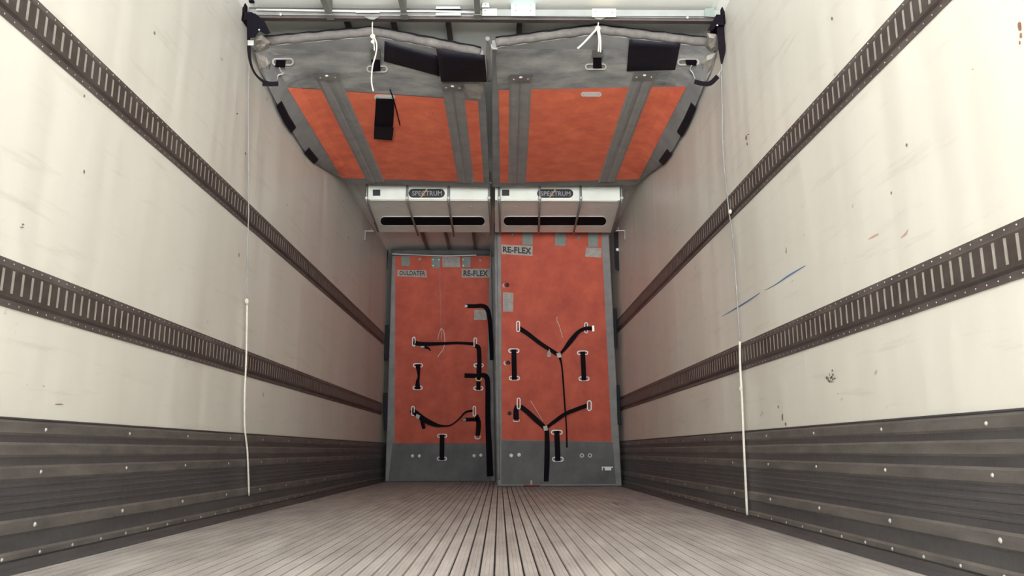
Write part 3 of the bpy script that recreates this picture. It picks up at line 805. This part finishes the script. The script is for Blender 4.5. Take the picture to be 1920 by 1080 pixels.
s_ = ribbon(T1, [(891, 648), (897, 652), (898.5, 665), (899, 690), (898.5, 708)], [8, 8.5, 8.5, 8, 8], .024, .005, lift=.01).build('tension_strap', M['black'], B1)
cordpx(T1, [(892.5, 708), (893, 712), (898, 714), (902, 712), (902.5, 708)], .007, 'buckle', M['brass'], s_, .03)
vhandle(T1, B1, (783.5, 685), (783, 727), 9.5, 3.9, 9, True)
vhandle(T1, B1, (897.5, 685), (897, 728), 9.5, 3.9, 8)
ribbon(T1, [(871, 704), (885, 704.5), (905, 704.5)], [8.5, 8.5, 7], .026, .005).build('tension_strap', M['black'], B1)
ribbon(T1, [(900, 702), (911, 706), (914.5, 722), (915, 790), (917.5, 850), (919, 893)], [6, 10, 9.5, 10, 11.5, 12], .03, .005).build('tension_strap', M['black'], B1)
s_ = ribbon(T1, [(771, 768), (783, 777), (796, 787), (815, 796), (830, 798.5), (845, 797), (860, 786), (873, 773), (888, 770)],
            [10, 10, 10.5, 8, 3.5, 2.5, 2.5, 3.5, 4.5], .014, .005, lift=.035).build('sagging_strap', M['black'], B1)
ring(T1, 774.3, 770.5, 3.2, 9.5, 1.6, s_, 'anchor_plate', o=.02); ring(T1, 889.5, 771, 3.2, 10, 1.6, s_, 'anchor_plate', o=.02)
patch(T1, [(781, 776), (788, 779), (785, 787), (779, 782)], .03, .045, 1, 1).build('buckle', M['dullsteel'], s_, bevel=.001)
ribbon(T1, [(791, 786), (793, 796), (795, 804)], [7, 7, 6.5], .03, .003).build('strap_tail', M['black'], s_)
s_ = ribbon(T1, [(893, 778), (897, 790), (897, 804), (895.5, 817)], [7, 9, 9, 8], .02, .005).build('tension_strap', M['black'], B1)
ribbon(T1, [(871, 787), (882, 786.5), (896, 786.5)], [7, 7, 7], .02, .005).build('side_strap', M['black'], s_)
dome(T1, (871, 787), 3.6, .02, M['label'], s_, 'rivet')
cordpx(T1, [(890.5, 817), (891, 821), (895.5, 823), (900, 821), (900.5, 817)], .008, 'buckle', M['white'], s_, .026)
vhandle(T1, B1, (829, 817), (828.5, 860), 9.5, 3.7, 9)
for c in ((773.5, 855), (786.5, 855), (889, 854.5), (901.5, 853.5)): dome(T1, c, 3.3, .006, M['white'], B1, 'bolt_head')
# cords
cordpx(T1, [(825, 506), (825, 540), (826, 560), (827, 612)], .0022, 'hanging_string', M['label'], B1, .012)
cordpx(T1, [(827, 615), (832, 622), (834, 640), (831, 655), (824, 664), (821, 670)], .0045, 'hanging_string', M['cord'], B1, .03)
cordpx(T1, [(826, 616), (828, 625), (827, 634)], .003, 'hanging_string', M['cord'], B1, .03)
cordpx(T1, [(826, 617), (823, 626), (821, 636)], .003, 'hanging_string', M['cord'], B1, .03)
for q in ([(714.5, 612), (728, 608), (728, 674), (720, 676)], [(719, 737), (727, 737), (726, 803), (720, 806)], [(719, 442), (729, 442), (726, 505), (720, 500)]):
    patch(T1, q, -.02, .03, 1, 3).build('edge_pad', M['vinyl'], B1, bevel=.004)

# --- right standing bulkhead (nearer)
YR = 7.55
B2, T2, c2 = standing(YR, [(926, 418), (1141, 418), (1166, 908), (932, 909)], 0, 'orange bulkhead standing nearer on the right, with two Y-shaped black straps')
patch(T2, [(939, 424), (1127, 424), (1147, 828), (941, 825)], -.001, .007, 4, 8).build('orange_cover', M['orange_soiled_shaded'], B2)
patch(T2, [(940, 826), (1149, 829), (1155, 907.5), (940, 908)], -.001, .006, 4, 3).build('grey_kick_panel', M['greyd'], B2)
MB().tube([T2((x_, y_), .0) for x_, y_ in ((929, 420), (930.5, 560), (932.5, 720), (934.5, 900))], .017, 8).build('edge_piping', M['grey'], B2, smooth=True)
for q in ([(979, 430), (999, 430), (999, 459), (979.5, 459)], [(1040, 430), (1061, 430), (1061, 461), (1041, 461)], [(1102, 430), (1122, 430), (1121, 463), (1103, 463)]):
    patch(T2, q, .007, .014, 1, 1).build('hanger_tab', M['tab'], B2, bevel=.002)
for c in ((961, 441), (1086, 446)): dome(T2, c, 3.6, .008, M['tab'], B2, 'stud')
o = patch(T2, [(940, 458.5), (999, 461), (998.5, 480), (941, 476)], .007, .012, 1, 1).build('name_plate', M['label'], B2)
text(T2, 'RE-FLEX', [(942.5, 462), (996.5, 464.5), (996.5, 476.5), (943, 473)], .013, M['ink'], o, bold=.04)
o = patch(T2, [(1099, 464), (1128, 465), (1127, 483), (1097, 481)], .007, .011, 2, 2).build('name_plate', M['label'], B2); o['label'] = 'worn blank label'
o = patch(T2, [(943, 548), (962.5, 549), (962, 584.5), (943.5, 584)], .007, .012, 1, 1).build('data_plate', M['label'], B2)
mb = MB()
for k in range(9):
    y = 551 + k * 3.7; poly(T2, [(945, y), (953.5, y + .1), (953.5, y + 1.9), (945, y + 1.8)], .012, .0125, mb)
mb.build('printed_lines', M['greyink'], o)
for cx, cy in ((950, 534.5), (952, 680)):
    o = dome(T2, (cx + 1, cy), 4, .007, M['ink'], B2, 'side_knob')
    cordpx(T2, [(cx - 5, cy - 3), (cx - 7, cy + 1), (cx - 4, cy + 5)], .005, 'metal_loop', M['steel'], o, .012)
dome(T2, (955.5, 775), 4, .007, M['ink'], B2, 'side_knob')
def ystrap(l, j, r, wl, wr, junction=True):
    s = ribbon(T2, l + [j], wl, .018, .005, lift=.02).build('y_strap', M['black'], B2)
    ribbon(T2, r + [j], wr, .020, .005, lift=.02).build('strap_arm', M['black'], s)
    patch(T2, [(j[0] - 5, j[1] - 4), (j[0] + 3, j[1] - 5), (j[0] + 5, j[1] + 4), (j[0] - 3, j[1] + 5)], .028, .036, 1, 1).build('junction_ring', M['dullsteel'], s, bevel=.002)
    return s
s = ystrap([(973, 615), (990, 626), (1015, 645)], (1048, 666), [(1112, 616), (1098, 616), (1085, 622), (1071, 638), (1058, 655)], [9, 8, 7.5, 7], [8, 7, 7, 9, 6, 4])
ring(T2, 971.5, 612, 3.6, 10.5, 1.8, s, 'anchor_plate', o=.026); ring(T2, 1099, 614.5, 3.6, 10.5, 1.8, s, 'anchor_plate', o=.026)
patch(T2, [(1110, 610.5), (1114, 610.5), (1114.5, 621), (1110.5, 621.5)], .028, .034, 1, 1).build('buckle', M['rivet'], s)
ribbon(T2, [(1049, 668), (1053, 684), (1056, 715), (1059, 760), (1062, 800), (1063, 839)], [5, 3, 3, 3, 2.5, 3.5], .026, .003).build('strap_tail', M['black'], s)
poly(T2, [(1030, 654), (1033, 663), (1033, 668), (1029, 670), (1025.5, 668), (1026, 662)], .03, .036).build('white_tag', M['label'], s)
s = ystrap([(976, 762), (990, 773), (1006, 788)], (1023, 803), [(1102, 760), (1082, 767), (1060, 776), (1040, 790)], [9, 9, 9.5, 8], [7.5, 7.5, 7, 7, 5])
ring(T2, 972.5, 756.5, 3.6, 11, 1.8, s, 'anchor_plate', o=.026); ring(T2, 1105, 760.5, 4.4, 10, 1.8, s, 'anchor_plate', o=.026)
ribbon(T2, [(1025, 804), (1026, 830), (1025.5, 870), (1024, 903)], [8, 9.5, 10, 9], .02, .005).build('strap_leg', M['black'], s)
k_ = ribbon(T2, [(969, 760), (967.5, 772), (968, 787)], [7, 10, 10.5], .02, .007).build('strap_end', M['black'], s)
cordpx(T2, [(963, 786), (963.5, 790), (973, 790), (973.5, 786)], .004, 'buckle', M['rivet'], k_, .03)
vhandle(T2, B2, (963.5, 657.5), (964.5, 709), 10.5, 4.2, 9.5)
vhandle(T2, B2, (1092.5, 661.5), (1095, 710), 10.5, 4.2, 9)
vhandle(T2, B2, (1044, 810.5), (1046, 861), 11, 4.6, 10)
for c in ((958.5, 854), (973.3, 853)): dome(T2, c, 3.8, .006, M['white'], B2, 'bolt_head')
for c in ((1091, 854), (1106, 854)): ring(T2, c[0], c[1], 3.9, 3.8, 1.3, B2, 'grommet', rivets=False)
mb = MB(); poly(T2, [(1134, 876), (1146, 876), (1146, 882), (1134, 882)], .006, .016, mb)
poly(T2, [(1128.5, 875), (1149.5, 875), (1149.5, 877), (1128.5, 877)], .006, .014, mb); poly(T2, [(1128.5, 877), (1130, 877), (1130, 882), (1128.5, 882)], .006, .014, mb)
mb.build('white_clip', M['white'], B2)
cordpx(T2, [(1045, 594), (1044, 600), (1049, 612), (1053, 626), (1055, 633)], .003, 'hanging_string', M['cord'], B2, .03)
cordpx(T2, [(995, 752), (1005, 768), (1018, 790)], .0025, 'hanging_string', M['cord'], B2, .03)
for q in ([(1151, 436), (1160, 434), (1160, 508), (1153, 505)], [(1150, 580), (1156, 577), (1158, 653), (1152, 652)], [(1156, 722), (1161, 722), (1165, 797), (1158, 796)]):
    patch(T2, q, -.03, .03, 1, 3).build('edge_pad', M['vinyl'], B2, bevel=.004)
dome(T2, (1157.5, 468), 3.2, .03, M['white'], B2, 'clip')

# red strap piece and white stopper on the floor at the foot of the right bulkhead
o = ribbon(plane_z(.0), [(1004, 911), (1016, 911.5), (1031, 911)], 2.2, -.0, .0)
o = MB().tube([(.30, 7.46, .010), (.37, 7.455, .010), (.45, 7.465, .010)], .008, 8).build('webbing_scrap', M['red'], None, smooth=True)
tag(o, 'short dark red strap end lying on the floor below the Y strap', 'strap')
p = on((996, 902), 1, 7.47)
mb = MB(); mb.tube([(p[0], 7.47, .001), (p[0], 7.47, .05), (p[0], 7.47, .06)], [.013, .013, .008], 10)
o = mb.build('door_stopper', M['label'], None, smooth=True); tag(o, 'small pale upright peg on the floor at the foot of the right bulkhead', 'peg')

for (x_, y_), lab in (((1155, 945), 'small pale splinter on the floor near the right wall'),):
    p = on((x_, y_), 2, 0.0)
    o = MB().tube([(p[0], p[1] - .09, .003), (p[0] - .004, p[1], .006), (p[0] - .002, p[1] + .10, .003)], .0035, 6).build('wood_splinter', M['label'], None, smooth=True)
    tag(o, lab, 'splinter')

# ------------------------------------------------------------------ ropes hanging down the walls
def wall_rope(side, upper, lower, knots, label, r1, r2):
    root = empty('wall_rope', onwall(side, upper[0], .02), label, 'rope', 'pale ropes hanging down the walls')
    up = interp([onwall(side, p, .02) for p in upper], 8)
    MB().tube(up, r1, 6).build('thin_cord', M['strip'], root, smooth=True)
    lo = interp([onwall(side, p, .022) for p in lower], 8)
    MB().tube(lo, r2, 8).build('rope_end', M['cord'], root, smooth=True)
    for k, rr in knots:
        c = onwall(side, k, .024); mb = MB()
        for a in range(3):
            mb.tube([c + rr * np.array([math.sin(a) * math.cos(t) * .5, math.cos(t) * math.cos(a), math.sin(t)]) for t in np.linspace(0, 2 * math.pi, 12)], rr * .4, 5, cap=False)
        mb.build('knot', M['cord'], root, smooth=True)
wall_rope('left', [(468, 78), (467, 130), (465.5, 200), (466, 300), (466, 400), (464, 480), (463, 562)], [(463.5, 566), (462, 660), (459, 740), (459, 800), (464, 850), (467, 929)],
          [((463, 565), .012)], 'pale rope hanging down the left wall, knotted halfway', .0028, .0048)
wall_rope('right', [(1352, 130), (1354, 200), (1356, 290), (1366, 390), (1373, 440), (1382, 560), (1387, 640)], [(1387, 640), (1388, 690), (1391, 745), (1396, 860), (1401, 966)],
          [((1389, 729), .010), ((1369, 397), .009)], 'pale rope hanging down the right wall', .0032, .0058)

# small fittings on the walls beside the cooling units
for side, px, lab in (('left', (684, 433), 'small bright bracket on the left wall beside the cooling unit'), ('right', (1172, 432), 'small bright bracket on the right wall beside the cooling unit')):
    p = onwall(side, px, 0); s = 1 if side == 'left' else -1
    mb = MB().box((p[0], p[1], p[2] - .004), (p[0] + s * .085, p[1] + .03, p[2] + .004)).box((p[0] + s * .001, p[1], p[2] - .09), (p[0] + s * .010, p[1] + .03, p[2]), 1)
    mb.box((p[0] + s * .060, p[1], p[2]), (p[0] + s * .068, p[1] + .02, p[2] + .03), 1)
    o = mb.build('wall_bracket', [M['steel'], M['strip']], None, bevel=.001); tag(o, lab, 'bracket', 'wall brackets beside the cooling units')

# ------------------------------------------------------------------ scuffs and stains on the walls
def mark(side, pts, m, wall, name='scuff_mark'):
    S = lambda p, off=0.0: onwall(side, p, off)
    poly(S, pts, .0003, .0012).build(name, m, wall)
def streak(side, pts, w, m, wall):
    S = lambda p, off=0.0: onwall(side, p, off)
    ribbon(S, pts, w, .0004, .0006).build('scuff_mark', m, wall)
streak('right', [(1354, 593), (1375, 581), (1400, 566), (1425, 549)], [.8, 2.2, 3, 1.2], M['blue'], WR)
streak('right', [(1435, 544), (1455, 533), (1480, 516), (1510, 498)], [.8, 1.8, 3, 1.4], M['blue'], WR)
streak('right', [(1628, 449), (1636, 444), (1647, 438)], [1, 3, 2.5], M['redmark'], WR)
streak('right', [(1689, 446), (1696, 440), (1703, 430)], [1.5, 3, 1.5], M['redmark'], WR)
streak('right', [(1474, 464), (1474, 475)], [1, 2], M['smudge'], WR)
for k in range(26):
    a, b = random.gauss(1556, 4.0), random.gauss(708, 5.0); r = random.uniform(.6, 1.8)
    mark('right', [(a + r * math.cos(t) * random.uniform(.6, 1.2), b + r * 1.4 * math.sin(t)) for t in np.linspace(0, 2 * math.pi, 7)[:-1]], M['smudge'], WR)
for a, b, r, s_ in ((1912, 49, 4.5, 1.9), (1914, 66, 3, 1.6), (1912, 80, 2, 1.8), (1399, 258, 2, 2.5), (1401, 270, 1.5, 2), (1403, 252, 2.5, .5), (1700, 272, 1.8, 1.9), (1671, 362, 1.6, 2),
                    (1459, 763, 1.6, 2), (1467, 782, 1.8, 4), (1473, 795, 1.6, 2), (1824, 130, 1.2, 1), (1571, 738, 1, 1), (1560, 35, 2, 1.8)):
    mark('right', [(a + r * math.cos(t) * random.uniform(.7, 1.2), b + r * s_ * math.sin(t)) for t in np.linspace(0, 2 * math.pi, 9)[:-1]], M['rust'] if a > 1905 else M['smudge'], WR)
for a, b, r, s_ in ((43, 421, 2.5, .8), (41, 426, 4, .3), (448, 478, .9, 5), (290, 62, 2, 1.8), (158, 180, 1.8, 1.8), (158, 322, 2, 2), (111, 758, 9, .12), (460, 288, 1.4, 2), (51, 722, 1, 1), (82, 724, 1.2, 1), (445, 213, 2, .8)):
    mark('left', [(a + r * math.cos(t) * random.uniform(.7, 1.2), b + r * s_ * math.sin(t)) for t in np.linspace(0, 2 * math.pi, 9)[:-1]], M['smudge'], WL)
